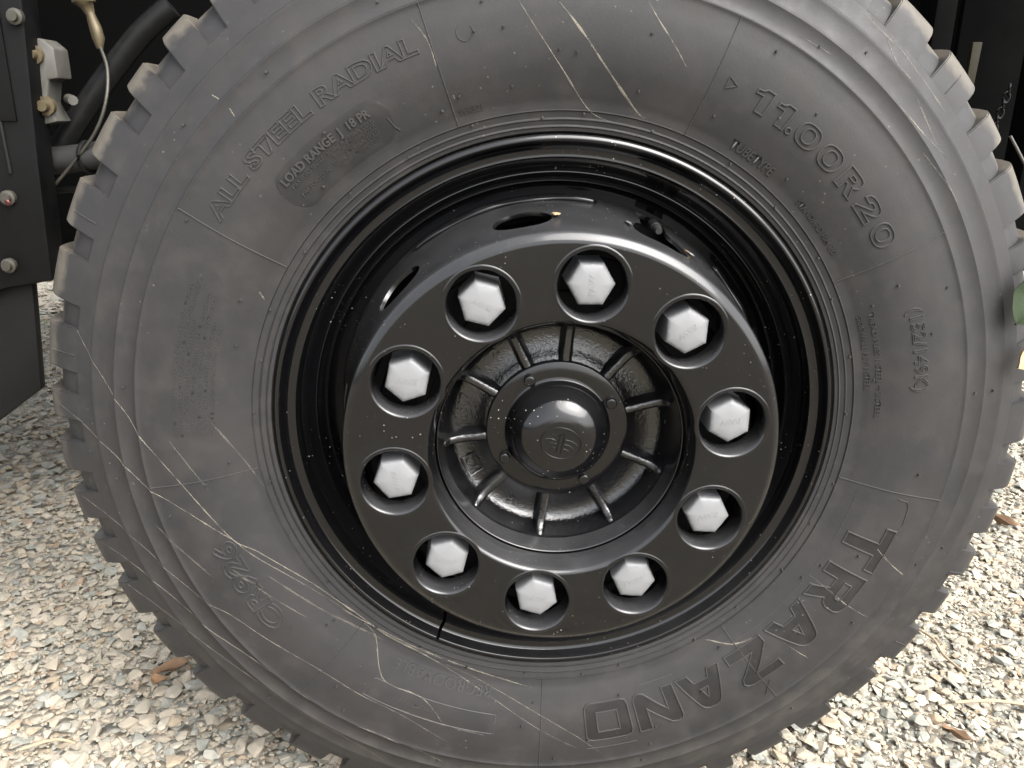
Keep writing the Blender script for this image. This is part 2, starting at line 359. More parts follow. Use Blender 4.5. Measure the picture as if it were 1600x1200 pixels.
def tread_block(a0, a1, side=0, sipe=False):
    prof = [(.4915, -.0022), (.4945, -.0027), (.4965, -.0032), (.5060, -.0066), (.5200, -.0128), (.5262, -.0164), (.5288, -.0186), (.5318, -.0222), (.5350, -.0276), (.5374, -.0340), (.5390, -.048), (.5402, -.0775), (.5390, -.080), (.505, -.081), (.4915, -.020)]
    if side: prof = [(r, -.25-z) for r, z in prof]
    k = len(prof); n = 6; V = []; F = []
    for i in range(n+1):
        for q, (r, z) in enumerate(prof):
            inset = .30*max(0, (r-.494)/.046)                 # the groove walls splay open towards the tread
            e = (a0+inset) + (a1-a0-2*inset)*i/n
            V.append(W(r, e + (4.0 if not side else 0)*max(0, -z-.02), z))
    for i in range(n):
        for q in range(k): F.append((i*k+q, i*k+(q+1) % k, (i+1)*k+(q+1) % k, (i+1)*k+q))
    F += [tuple(range(k)), tuple(range(n*k, (n+1)*k))]
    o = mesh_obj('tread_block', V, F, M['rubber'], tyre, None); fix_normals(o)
    bm = bmesh.new(); bm.from_mesh(o.data)
    ed = [e for e in bm.edges if len(e.link_faces) == 2 and e.calc_face_angle(0) > R_(50)]
    bmesh.ops.bevel(bm, geom=ed, offset=.0011, segments=2, affect='EDGES'); bm.to_mesh(o.data); bm.free()
    o.data.polygons.foreach_set('use_smooth', [True]*len(o.data.polygons)); o.data.set_sharp_from_angle(angle=R_(40))
    return o
nb = len(GAP0)
for i in range(nb):
    a0 = GAP0[i]+2.55; a1 = GAP0[(i+1) % nb]+(360 if i == nb-1 else 0)
    tread_block(a0, a1)
back_v, back_f, off = [], [], 0
for i in range(nb):                                            # inner shoulder and the blocks of the middle rib: one part each, seen only through the grooves
    o = tread_block(GAP0[i]+4.5, GAP0[(i+1) % nb]+(360 if i == nb-1 else 0)+2, 1)
    back_v += [tuple(v.co) for v in o.data.vertices]; back_f += [tuple(j+off for j in p.vertices) for p in o.data.polygons]; off = len(back_v)
    me = o.data; bpy.data.objects.remove(o); bpy.data.meshes.remove(me)
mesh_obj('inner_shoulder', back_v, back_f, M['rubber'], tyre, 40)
# moulded line on some blocks
for a in (155.2, 338.2, 326.0, 171.2, 42.6):
    V, F = [], []
    for i, r in enumerate(np.linspace(.499, .531, 6)):
        z = float(np.interp(r, [.4945, .506, .52, .5262, .535], [-.0027, -.0066, -.0128, -.0164, -.0276]))
        V += [W(r, a-.10, z-.0004), W(r, a, z+.0011), W(r, a+.10, z-.0004)]
        if i: b0 = (i-1)*3; F += [(b0, b0+1, b0+4, b0+3), (b0+1, b0+2, b0+5, b0+4)]
    mesh_obj('moulding_line', V, F, M['rubber'], tyre, 60)
def ridge(pts, w_, h, name='moulding_line', parent=None, mat=None, zf=None):     # thin raised line along polar points
    parent = parent or tyre; zf = zf or tyre_z; V, F = [], []
    P = [np.array((r*math.cos(R_(a)), r*math.sin(R_(a)))) for r, a in pts]
    for i, p in enumerate(P):
        d = P[min(i+1, len(P)-1)]-P[max(i-1, 0)]; d /= np.linalg.norm(d)+1e-12; n = np.array((-d[1], d[0]))
        for s, hh in ((-1, -.0003), (-.35, h), (.35, h), (1, -.0003)):
            q = p+n*s*w_; r = float(np.hypot(*q)); V.append((q[0], -(zf(r)+hh), AX+q[1]))
        if i:
            b0 = (i-1)*4; F += [(b0+k, b0+k+1, b0+k+5, b0+k+4) for k in range(3)]
    o = mesh_obj(name, V, F, mat or M['letter'], parent, 60); fix_normals(o); return o
for a in (148.1, 108.4, 68.8, 29.0, 348.9, 308.6, 268.5, 228.1, 188.2):
    ridge([(r, a) for r in np.linspace(.3195, .4298, 24)], .00075, .0008)
def nub(r, a, h=.003):
    x, y, z = W(r, a, tyre_z(r)); V, F = tube_data([(x, y+.001, z), (x, y-h, z+random.uniform(-.001, .0005))], .0012, 6); return V, F
nubs = [(.3944, 98.65), (.3698, 88.8), (.3435, 98.5), (.3432, 78.7), (.3931, 79.05)]
nubs += [(r, k*40+random.uniform(3, 37)) for k in range(9) for r in (.337, .345, .372, .395, .418, .443, .466)] + [(.3125+.004*(k % 2), k*12+random.uniform(-3, 3)) for k in range(30)]
V, F = [], []
for r, a in nubs:
    v, f = nub(r, a, random.uniform(.0015, .0035)); F += [tuple(i+len(V) for i in q) for q in f]; V += v
tag(mesh_obj('mould_nubs', V, F, M['letter'], tyre, 50), kind='stuff')
# ---- lettering
def glyph_mesh(text, offset=0.0, spacing=1.0):
    cu = bpy.data.curves.new('t', 'FONT'); cu.body = text; cu.size = 1; cu.offset = offset; cu.space_character = spacing; cu.resolution_u = 3
    o = bpy.data.objects.new('t', cu); COL.objects.link(o); bpy.context.view_layer.update()
    me = bpy.data.meshes.new_from_object(o.evaluated_get(bpy.context.evaluated_depsgraph_get()))
    bm = bmesh.new(); bm.from_mesh(me); bmesh.ops.remove_doubles(bm, verts=bm.verts, dist=1e-5)
    bpy.data.objects.remove(o); bpy.data.curves.remove(cu); bpy.data.meshes.remove(me)
    V = [np.array(v.co[:2]) for v in bm.verts]; bm.verts.index_update(); F = [[v.index for v in f.verts] for f in bm.faces]; bm.free(); return V, F
def loops_of(F):
    nxt = {}
    cnt = {}
    for f in F:
        for a, b in zip(f, f[1:]+f[:1]): cnt[(a, b)] = 1
    for (a, b) in cnt:
        if (b, a) not in cnt: nxt.setdefault(a, []).append(b)
    out = []
    while nxt:
        s = next(iter(nxt)); loop = [s]; c = nxt[s].pop()
        if not nxt[s]: del nxt[s]
        while c != s and c in nxt:
            loop.append(c); d = nxt[c].pop()
            if not nxt[c]: del nxt[c]
            c = d
        if len(loop) > 2: out.append(loop)
    return out
def signed(P): return .5*sum(a[0]*b[1]-b[0]*a[1] for a, b in zip(P, P[1:]+P[:1]))
def orient(V, F):
    out = []
    for f in F:
        out.append(list(f) if signed([V[i] for i in f]) > 0 else list(f)[::-1])
    return out
def warp_fn(rb, a0, sx, sy, zf):
    def fn(x, y, h):
        r = rb+y*sy; a = a0-math.degrees(x*sx/rb); return W(r, a, zf(r)+h)
    return fn
def letters(name, text, rb, a0, a1, height, style='solid', lw=.0008, h=.0007, offset=0.0, parent=None, mat=None, zf=None, polys=None, fill=True):
    """text along an arc, tops outward, from angle a0 clockwise to a1"""
    if polys is None: V, F = glyph_mesh(text, offset)
    else: V, F = polys
    F = orient(V, F); xs = [v[0] for v in V]; ys = [v[1] for v in V if True]
    x0, x1 = min(xs), max(xs); y0 = 0; cap = .70 if polys is None else 1.0
    sy = height/cap; sx = R_((a0-a1) % 360)*rb/(x1-x0); fn = warp_fn(rb, a0, sx, sy, zf or tyre_z)
    VV, FF = [], []
    LP = loops_of(F)
    if style == 'solid':
        top = len(VV); VV += [fn(v[0]-x0, v[1], h) for v in V]; FF += [tuple(f) for f in F]
        bot = len(VV); VV += [fn(v[0]-x0, v[1], -.0004) for v in V]
        for L in LP: FF += [(top+a, bot+a, bot+b, top+b) for a, b in zip(L, L[1:]+L[:1])]
    else:
        for L in LP:
            P = [np.array((V[i][0]*sx, V[i][1]*sy)) for i in L]
            Q = [P[0]]
            for p in P[1:]:
                if np.linalg.norm(p-Q[-1]) > lw*.35: Q.append(p)
            if np.linalg.norm(Q[0]-Q[-1]) < lw*.35: Q.pop()
            if len(Q) < 3: continue
            Q2 = []
            for a_, b_ in zip(Q, Q[1:]+Q[:1]):
                m_ = max(1, int(np.linalg.norm(b_-a_)/.0035)); Q2 += [a_+(b_-a_)*i/m_ for i in range(m_)]
            Q = Q2; n = len(Q); base = len(VV)
            for i in range(n):
                d1 = Q[i]-Q[i-1]; d2 = Q[(i+1) % n]-Q[i]; d1 /= np.linalg.norm(d1); d2 /= np.linalg.norm(d2)
                n1 = np.array((-d1[1], d1[0])); n2 = np.array((-d2[1], d2[0])); m_ = n1+n2; l = np.linalg.norm(m_)
                m_ = n1 if l < 1e-6 else m_/l; m_ = m_/max(.45, float(m_@n1))
                for s, hh in ((-1, -.0003), (-.4, h), (.4, h), (1, -.0003)):
                    q = Q[i]+m_*s*lw; VV.append(fn(q[0]/sx-x0, q[1]/sy, hh))
            for i in range(n):
                j = (i+1) % n; FF += [(base+i*4+k, base+i*4+k+1, base+j*4+k+1, base+j*4+k) for k in range(3)]
    o = mesh_obj(name, VV, FF, mat or M['letter'], parent or tyre, 40); fix_normals(o)
    if polys is not None and fill:
        # thin infill sheet, subdivided enough to follow the sidewall
        bm = bmesh.new(); vs = [bm.verts.new((v[0], v[1], 0)) for v in V]
        for q in F: bm.faces.new([vs[i] for i in q])
        for _ in range(3):
            ed = [e for e in bm.edges if math.hypot((e.verts[0].co.x-e.verts[1].co.x)*sx, (e.verts[0].co.y-e.verts[1].co.y)*sy) > .004]
            if ed: bmesh.ops.subdivide_edges(bm, edges=ed, cuts=1, use_grid_fill=True)
        bmesh.ops.triangulate(bm, faces=bm.faces); bm.verts.index_update()
        V3 = [v.co.copy() for v in bm.verts]; F3 = [tuple(v.index for v in q.verts) for q in bm.faces]; bm.free()
        f = mesh_obj('letter_infill', [fn(v[0]-x0, v[1], .00030) for v in V3], F3, M['letter_fill'], parent or tyre, None); fix_normals(f)
    return o
letters('raised_lettering', 'ALL STEEL RADIAL', .391, 146.6, 110.3, .0150, 'outline', .00085, .0010, .025)
letters('raised_lettering', 'LOAD RANGE  J  18 PR', .3605, 136.7, 120.1, .0078, 'solid', h=.0017, offset=.03)
for k, (s_, a0, a1) in enumerate((('MAX LOAD SINGLE   3550kg  AT  930kPa COLD', 136.2, 120.2), ('7830LBS AT 135PSI COLD', 128.4, 120.3),
                                  ('MAX LOAD DUAL   3250kg  AT  930kPa COLD', 136.1, 120.4), ('7160LBS AT 135PSI COLD', 128.5, 120.5))):
    letters('raised_lettering', s_, .3540-.0052*k, a0, a1, .0038, 'solid', h=.0009, offset=.015)
letters('raised_lettering', 'WR321', .3275, 107.6, 103.7, .0062, 'solid', h=.0007)
def poly_faces(outer, hole=None):
    bm = bmesh.new(); es = []
    for L in (outer, hole):
        if not L: continue
        vs = [bm.verts.new((x, y, 0)) for x, y in L]; es += [bm.edges.new((a, b)) for a, b in zip(vs, vs[1:]+vs[:1])]
    bmesh.ops.triangle_fill(bm, use_beauty=True, use_dissolve=False, edges=es); bm.verts.index_update()
    V = [np.array(v.co[:2]) for v in bm.verts]; F = [[v.index for v in f.verts] for f in bm.faces]; bm.free(); return V, F
def oval(w0, n=26): return [(.5+.5*w0*math.copysign(abs(math.cos(t_))**.8, math.cos(t_)), .5+.5*w0*math.copysign(abs(math.sin(t_))**.8, math.sin(t_))*(1 if w0 > .9 else 1.22)) for t_ in np.linspace(0, 2*PI, n, endpoint=False)]
ONE = ([(.0, .68), (.0, .84), (.22, .88), (.34, 1), (.66, 1), (.66, 0), (.30, 0), (.30, .70)], None); ZERO = (oval(1.0), oval(.52)); DOT = ([(.5+.5*math.cos(t_), .13+.13*math.sin(t_)) for t_ in np.linspace(0, 2*PI, 14, endpoint=False)], None)
RR = ([(0, 0), (0, 1), (.62, 1), (.82, .95), (.90, .82), (.90, .60), (.80, .47), (.70, .43), (.98, 0), (.66, 0), (.46, .38), (.30, .38), (.30, 0)], [(.30, .60), (.30, .78), (.54, .78), (.60, .74), (.60, .64), (.54, .60)])
TWO = ([(0, 0), (0, .16), (.52, .52), (.64, .64), (.62, .76), (.50, .80), (.38, .78), (.31, .66), (.02, .68), (.08, .88), (.26, .98), (.50, 1), (.78, .96), (.94, .82), (.94, .62), (.82, .48), (.46, .22), (.96, .22), (.96, 0)], None)
for g_, a0, a1 in ((ONE, 62.4, 59.9), (ONE, 58.7, 56.2), (DOT, 55.75, 54.85), (ZERO, 54.3, 50.5), (ZERO, 49.6, 45.8), (RR, 44.7, 41.0), (TWO, 39.7, 36.1), (ZERO, 34.9, 31.4)):
    letters('raised_lettering', 'x', .3648, a0, a1, .0212, 'outline', .0011, .0013, polys=poly_faces(*g_), fill=False)
letters('raised_lettering', 'TUBETYPE', .3278, 61.2, 52.4, .0088, 'solid', h=.0012, offset=.02)
letters('raised_lettering', 'STANDARD RIM 8.0', .3280, 45.7, 34.0, .0054, 'solid', h=.0010, offset=.01)
letters('raised_lettering', '(152/149K)', .3755, 20.3, 6.6, .0130, 'outline', .0008, .0010, .0)
letters('raised_lettering', 'TREAD PLIES 1 STEEL + 3 STEEL', .3391, 21.6, 1.9, .0049, 'solid', h=.0009, offset=.01)
letters('raised_lettering', 'SIDEWALL PLY 1 STEEL', .3284, 21.4, 7.0, .0049, 'solid', h=.0009, offset=.01)
letters('raised_lettering', 'REGROOVABLE', .3315, 258.2, 237.9, .0128, 'solid', h=.0009)
letters('raised_lettering', 'CR926', .3690, 217.2, 199.4, .0225, 'outline', .0010, .0012, .03)
SAFETY = ['SAFETY WARNING: SERIOUS INJURY MAY RESULT FROM', 'TIRE FAILURE DUE TO UNDERINFLATION OR OVERLOADING', 'FOLLOW OWNERS MANUAL OR TIRE PLACARD', 'EXPLOSION OF TIRE RIM ASSEMBLY DUE TO IMPROPER',
          'MOUNTING - NEVER EXCEED 40 PSI TO SEAT BEADS', 'ONLY SPECIALLY TRAINED PERSONS SHOULD', 'MOUNT TIRES AND CHECK RIM FOR CRACKS']
for k, (s_, a1) in enumerate(zip(SAFETY, (156.5, 155.2, 161.5, 156.6, 157.3, 161.0, 162.0))):
    letters('raised_lettering', s_, .3890-.0060*k, 180.6, a1, .0038, 'solid', h=.00055)
letters('raised_lettering', 'DOT 1107', .3720, 248.5, 240.8, .0040, 'solid', h=.0004)
BIG = {
 'T': ([(0, 1), (1, 1), (1, .76), (.64, .76), (.64, 0), (.36, 0), (.36, .76), (0, .76)], None),
 'R': ([(0, 0), (0, 1), (.74, 1), (.88, .94), (.94, .82), (.94, .58), (.88, .46), (.78, .41), (1.0, 0), (.70, 0), (.52, .37), (.26, .37), (.26, 0)],
       [(.26, .59), (.26, .77), (.62, .77), (.67, .73), (.67, .63), (.62, .59)]),
 'A': ([(0, 0), (.30, .84), (.36, .95), (.46, 1), (.60, 1), (.70, .95), (.76, .84), (1.06, 0), (.78, 0), (.70, .22), (.36, .22), (.28, 0)], [(.44, .42), (.62, .42), (.53, .70)]),
 'Z': ([(0, 0), (0, .2), (.56, .76), (.02, .76), (.02, 1), (.80, 1), (.90, .95), (.94, .86), (.90, .74), (.38, .24), (.98, .24), (.98, 0)], None),
 'N': ([(0, 0), (0, .86), (.04, .96), (.14, 1), (.27, .96), (.72, .42), (.72, 1), (.98, 1), (.98, .14), (.94, .04), (.84, 0), (.71, .04), (.26, .58), (.26, 0)], None),
 'O': ([(.14, 0), (.04, .04), (0, .14), (0, .86), (.04, .96), (.14, 1), (.86, 1), (.96, .96), (1, .86), (1, .14), (.96, .04), (.86, 0)], [(.26, .24), (.26, .76), (.74, .76), (.74, .24)]),
}
for ch, a0, a1 in (('T', 342.4, 334.4), ('R', 332.9, 324.9), ('A', 323.7, 314.7), ('Z', 313.3, 305.3), ('A', 303.8, 294.8), ('N', 294.0, 286.0), ('O', 284.8, 276.6)):
    letters('raised_lettering', ch, .3495, a0, a1, .0475, 'outline', .0011, .0013, polys=poly_faces(*BIG[ch]))
def dense(P, k=6):
    C = [(r*math.cos(R_(a)), r*math.sin(R_(a))) for r, a in P]; out = []
    for p, q in zip(C, C[1:]): out += [(p[0]+(q[0]-p[0])*i/k, p[1]+(q[1]-p[1])*i/k) for i in range(k)]
    return [(math.hypot(*p), math.degrees(math.atan2(p[1], p[0]))) for p in out+[C[-1]]]
TRI = dense([(.3807, 66.86), (.3694, 66.78), (.3758, 65.27), (.3807, 66.86)])
for pts, hh in (([(.341, a) for a in np.linspace(346.0, 335.5, 20)], .0004), ([(.341, a) for a in np.linspace(333.5, 308, 40)], .0004), ([(.341, a) for a in np.linspace(295, 288, 14)], .0003),
                ([(.383, 347.9), (.3935, 347.7), (.3965, 347.2), (.398, 346.3), (.400, 343.8)], .0008), ([(.3995, a) for a in np.linspace(343.5, 333.0, 18)], .0005),
                ([(.4085, a) for a in np.linspace(285, 276.5, 16)], .0005), ([(.404, 309.5), (.419, 307.5)], .0009),
                ([(.3637, 236.2)]+[(.3625, a) for a in np.linspace(237, 260, 24)]+[(.389, 260.2)], .0006), ([(.3637, 236.2), (.3859, 236.0)], .0006), ([(.3870, a) for a in np.linspace(236.0, 260, 24)], .0006),
                (TRI, .0009), ([(.352, 118.2), (.3415, 117.9), (.337, 117.4)], .0008)):
    ridge(pts, .0008, hh)
ridge([(float(np.hypot(.3956*math.cos(R_(103.8))+.0075*math.cos(t_), .3956*math.sin(R_(103.8))+.0075*math.sin(t_))),
        math.degrees(math.atan2(.3956*math.sin(R_(103.8))+.0075*math.sin(t_), .3956*math.cos(R_(103.8))+.0075*math.cos(t_)))) for t_ in np.linspace(2.4, 7.1, 20)], .0006, .0006, 'stamp_ring', None, M['letter'])
V, F = [], []                                                    # smooth plate moulded round the load lettering
for i, a in enumerate(np.linspace(138.2, 117.6, 40)):
    e = min(1, (i+.2)/5, (39.2-i)/5); e = math.sqrt(max(0, 1-(1-e)**2)); rm, hw = .3530, .0215*e+.002
    for k, r in enumerate(np.linspace(rm-hw, rm+hw, 14)): V.append(W(r, a, tyre_z(r)+(.00022 if 0 < k < 13 else -.0002)))
    if i: F += [((i-1)*14+k, (i-1)*14+k+1, i*14+k+1, i*14+k) for k in range(13)]
o = mesh_obj('lettering_plate', V, F, rubber('plate_rubber', False, (.0076, .0076, .0078), .225), tyre, None); fix_normals(o)
# ---- mud lines where the tyre was scuffed
MUD = [
 ([(0.4974, 168.04), (0.4798, 170.7), (0.4561, 174.74), (0.4401, 177.78), (0.4288, 180.6), (0.4002, 187.05), (0.3775, 194.85), (0.3662, 199.87), (0.3523, 203.11), (0.3358, 209.35), (0.3234, 216.44), (0.317, 226.94), (0.318, 234.06), (0.3195, 245.04), (0.3297, 252.45), (0.3438, 258.72), (0.3776, 268.41), (0.4047, 274.65)], .9),
 ([(0.3195, 245.04), (0.323, 252.32), (0.3501, 265.53), (0.3877, 274.76), (0.419, 278.8)], .6),
 ([(0.5288, 177.2), (0.4963, 179.42), (0.4559, 184.29), (0.4364, 187.86), (0.4157, 190.39), (0.3961, 193.42), (0.3734, 198.12), (0.3662, 199.87), (0.3555, 204.16), (0.334, 213.03), (0.3195, 226.27)], .9),
 ([(0.5197, 189.28), (0.4984, 191.54), (0.4797, 194.11), (0.4552, 199.68), (0.4347, 206.58), (0.4158, 211.24), (0.4023, 217.93), (0.3899, 227.59), (0.3897, 235.67), (0.3914, 243.52), (0.4101, 253.07)], .75),
 ([(0.5198, 195.73), (0.5026, 197.59), (0.4786, 201.58), (0.4571, 208.55), (0.4475, 213.34), (0.4365, 219.22), (0.4303, 227.53), (0.4331, 234.91), (0.4289, 243.05), (0.4458, 254.38)], .9),
 ([(0.5154, 201.92), (0.4925, 206.33), (0.4787, 210.18), (0.4671, 216.26), (0.4581, 223.17), (0.4575, 231.11), (0.4593, 238.06), (0.4713, 245.24)], .7),
 ([(0.4138, 96.44), (0.3916, 94.66), (0.3534, 90.69), (0.3199, 86.02), (0.3115, 81.8)], 1.0),
 ([(0.4118, 91.54), (0.3848, 88.1), (0.3558, 84.04), (0.325, 78.0), (0.3211, 76.05)], 1.7),
 ([(0.4187, 80.49), (0.4043, 78.52), (0.3872, 75.57), (0.3734, 73.14)], 1.1), ([(0.4189, 109.8), (0.3973, 108.72), (0.3742, 108.7)], 1.0),
 ([(0.385, 338.73), (0.4092, 337.11), (0.4369, 335.93)], 1.3), ([(0.3412, 328.61), (0.3707, 328.14), (0.3977, 327.66), (0.4292, 327.57)], 1.1),
 ([(0.3731, 315.67), (0.4133, 316.66)], .7), ([(0.3228, 304.25), (0.342, 308.23), (0.35, 312.58)], 1.6),
 ([(0.3197, 228.22), (0.3254, 231.91), (0.3608, 237.88), (0.3627, 245.85), (0.3855, 251.07)], 1.2),
 ([(0.3234, 222.39), (0.316, 234.26), (0.315, 243.76), (0.3175, 253.66), (0.3292, 266.31)], 1.3),
 ([(0.4892, 52.07), (0.4792, 49.22), (0.4798, 46.74)], .7), ([(0.4542, 46.73), (0.4573, 41.06), (0.4655, 36.93)], .8),
 ([(0.333, 154.04), (0.3253, 155.14)], 1.6), ([(0.4635, 134.82), (0.4555, 134.49)], 1.2), ([(0.4442, 134.32), (0.4355, 134.61)], 1.3),
 ([(0.4932, 51.52), (0.489, 46), (0.488, 40.68)], .35), ([(0.4924, 55.89), (0.491, 53.3), (0.4911, 50.78)], .5), ([(0.4722, 45.2), (0.4608, 36.92)], .4), ([(0.4402, 61.28), (0.4431, 56.65)], .6),
 ([(0.4459, 39.85), (0.452, 34), (0.4597, 28.43)], .35), ([(0.3568, 178.3), (0.334, 185), (0.3190, 192.43)], .35), ([(0.3554, 208.46), (0.337, 220), (0.3237, 233.73)], .5), ([(0.4409, 193.77), (0.4078, 203.93)], .5),
 ([(0.3875, 202.72), (0.368, 211), (0.3536, 219.11)], .4), ([(0.3872, 240.18), (0.387, 250), (0.3906, 259.07)], .5), ([(0.3991, 181.19), (0.3699, 190.51)], .35)]
def mud_z(r):
    if r <= .4945: return tyre_z(r)
    return float(np.interp(r, [.4945, .506, .52, .5262, .535], [-.0027, -.0066, -.0128, -.0164, -.0276]))
for pts, wd in MUD:
    XY = [(r*math.cos(R_(a)), r*math.sin(R_(a))) for r, a in pts]; P = spline(XY, 10) if len(XY) > 2 else [tuple(np.array(XY[0])+(np.array(XY[1])-np.array(XY[0]))*t_) for t_ in np.linspace(0, 1, 12)]
    V, F = [], []; ph = random.uniform(0, 9)
    for i, p in enumerate(P):
        d = np.array(P[min(i+1, len(P)-1)])-np.array(P[max(i-1, 0)]); d /= np.linalg.norm(d); n = np.array((-d[1], d[0])); u = i/(len(P)-1)
        ww = .00072*(wd if wd > .5 else wd*4)*(.45+.35*math.sin(ph+i*.9)**2+.5*max(0, math.sin(ph*2+i*.37))**6)*min(1, 4*u+.15, 4*(1-u)+.15)
        for s in (-1, 0, 1):
            q = np.array(p)+n*s*ww; r = float(np.hypot(*q)); V.append((q[0], -(mud_z(r)+.00025+(.00025 if s == 0 else 0)), AX+q[1]))
        if i: b0 = (i-1)*3; F += [(b0, b0+1, b0+4, b0+3), (b0+1, b0+2, b0+5, b0+4)]
    mesh_obj('mud_streak', V, F, M['smear'] if wd <= .5 else M['mud'], tyre, None)

# rim: split lock ring + rim base
LOCK = [(.2950, -.020), (.2974, -.008), (.2976, -.0020), (.2972, -.0002), (.2964, .0009), (.2940, .0022), (.2925, .0026), (.2910, .0018), (.2895, -.0010), (.2875, -.0052), (.2850, -.0078),
        (.2815, -.0090), (.2780, -.0090), (.2762, -.0088), (.2752, -.0096), (.2746, -.0125), (.2738, -.0200), (.2733, -.028), (.285, -.032)]
lathe('lock_ring', LOCK, M['rim_paint'], wheel, n=300, sharp=45, a0=243.9, a1=603.1, closed=True, cap=True)
RIMB = [(.290, -.034), (.276, -.0285), (.2728, -.0282), (.2700, -.0300), (.2665, -.0350), (.2635, -.0385), (.2622, -.0394), (.2608, -.0384), (.2596, -.0383), (.2586, -.0394), (.2578, -.0440), (.2560, -.0500), (.2535, -.0540),
        (.2518, -.0550), (.2508, -.0536), (.2499, -.0533), (.2492, -.0545), (.2488, -.0590), (.2470, -.0630), (.2430, -.0655), (.2370, -.0665), (.2335, -.068), (.2330, -.20), (.245, -.21), (.29, -.225)]
rim = lathe('rim', RIMB, M['rim_paint'], wheel, n=300, sharp=35)
# the wheel disc with ten nut holes and ten hand slots
DISC = [(.1262, .050), (.1262, .0600), (.1268, .0622), (.1290, .0690), (.1308, .0740), (.1322, .0764), (.1342, .0777), (.1365, .0780), (.2040, .0780), (.2068, .0777), (.2084, .0770), (.2106, .0756),
        (.2128, .0741), (.2142, .0727), (.2151, .0708), (.2157, .0676), (.2166, .0600), (.2190, .0420), (.2220, .0180), (.2248, -.004), (.2280, -.028), (.2310, -.046), (.2335, -.060), (.2345, -.070),
        (.2300, -.070), (.2245, -.030), (.2180, .0180), (.2110, .0580), (.2060, .0690), (.2000, .0700), (.1400, .0700), (.1340, .0640), (.1310, .0500)]
disc = lathe('wheel_disc', DISC, M['paint'], wheel, n=200, sharp=None, closed=True)
PHI0 = 82.32; PCD = .1676; HZ = .078
cut = []
for k in range(10):
    a = R_(PHI0+36*k); cx, cz = PCD*math.cos(a), AX+PCD*math.sin(a); n = 48
    V = [(cx+.0352*math.cos(2*PI*i/n), y, cz+.0352*math.sin(2*PI*i/n)) for y in (-.10, -.055) for i in range(n)]
    cut.append((V, [tuple(range(n)), tuple(range(2*n-1, n-1, -1))]+[(i, (i+1) % n, n+(i+1) % n, n+i) for i in range(n)]))
def slot(ac, half_deg, zc, hh):
    n = 10; L = []
    half = R_(half_deg)*.222
    for i in range(n+1): t_ = -PI/2+PI*i/n; L.append((half-hh+hh*math.cos(t_), hh*math.sin(t_)))
    for i in range(n+1): t_ = PI/2+PI*i/n; L.append((-half+hh+hh*math.cos(t_), hh*math.sin(t_)))
    V = []
    for rr in (.195, .245):
        for t_, s_ in L: V.append(W(rr, ac+math.degrees(t_/.222), zc+s_))
    m_ = len(L); return V, [tuple(range(m_)), tuple(range(2*m_-1, m_-1, -1))]+[(i, (i+1) % m_, m_+(i+1) % m_, m_+i) for i in range(m_)]
VALVE = 64.5
for k in range(10):
    a = 100.9+35.6*k
    if k == 9: continue
    cut.append(slot(100.6+36*k, 7.6, .020, .0265))
V8 = []                                                         # the wider, open notch for the valve
for rr in (.195, .25):
    for t_, s_ in ((-7.9, .026), (-6.8, .035), (-4, .040), (4, .038), (6.3, .032), (7.5, .022), (7.3, .002), (6.0, -.010), (4.4, -.016), (4.2, -.03), (4.5, -.06), (-3.6, -.06), (-3.6, -.03), (-3.8, -.020), (-5.6, -.014), (-7.6, .002)):
        V8.append(W(rr, VALVE+t_, s_))
cut.append((V8, [tuple(range(16)), tuple(range(31, 15, -1))]+[(i, (i+1) % 16, 16+(i+1) % 16, 16+i) for i in range(16)]))
boolean(disc, cut)
bm = bmesh.new(); bm.from_mesh(disc.data); bmesh.ops.remove_doubles(bm, verts=bm.verts, dist=1e-5); bm.to_mesh(disc.data); bm.free()
disc.data.polygons.foreach_set('use_smooth', [True]*len(disc.data.polygons)); disc.data.set_sharp_from_angle(angle=R_(32))
def lip_data(cx, cz, prof, n=56):
    k = len(prof); V = [(cx+r*math.cos(2*PI*i/n), -z, cz+r*math.sin(2*PI*i/n)) for i in range(n) for r, z in prof]
    return V, [(i*k+q, ((i+1) % n)*k+q, ((i+1) % n)*k+q+1, i*k+q+1) for i in range(n) for q in range(k-1)]
LIP = [(.0378, .0779), (.0368, .0785), (.0356, .0787), (.0343, .0782), (.0331, .0768), (.0323, .0745), (.0319, .0715), (.0318, .066), (.0318, .052)]
lip_v, lip_f = lip_data(0, 0, LIP); proto = mesh_obj('hole_lip', lip_v, lip_f, M['paint'], disc, 60); fix_normals(proto)
for k in range(10):
    o = proto if k == 0 else proto.copy()
    if k: COL.objects.link(o)
    a = R_(PHI0+36*k); o.location = (PCD*math.cos(a), 0, AX+PCD*math.sin(a)); o.parent = disc
def weld(a0, a1):                                               # lumpy weld between disc and rim
    n = int((a1-a0)*4); V, F = [], []
    for i in range(n+1):
        a = a0+(a1-a0)*i/n; e = min(1, i/4, (n-i)/4); rr = (.0036+.0007*math.sin(a*.47)+.0006*math.sin(a*.23+1))*(.3+.7*e)
        for k in range(8): t_ = 2*PI*k/8; V.append(W(.2322+rr*math.cos(t_)+.0005*math.sin(a*.31), a, -.0475+rr*1.2*math.sin(t_)))
        if i: F += [((i-1)*8+k, (i-1)*8+(k+1) % 8, i*8+(k+1) % 8, i*8+k) for k in range(8)]
    o = mesh_obj('weld_bead', V, F, M['rim_paint'], disc, 60); fix_normals(o)
for a0, a1 in ((80, 130), (20, 44)): weld(a0, a1)
DISC_RZ = sorted((z, r) for r, z in DISC[19:26])
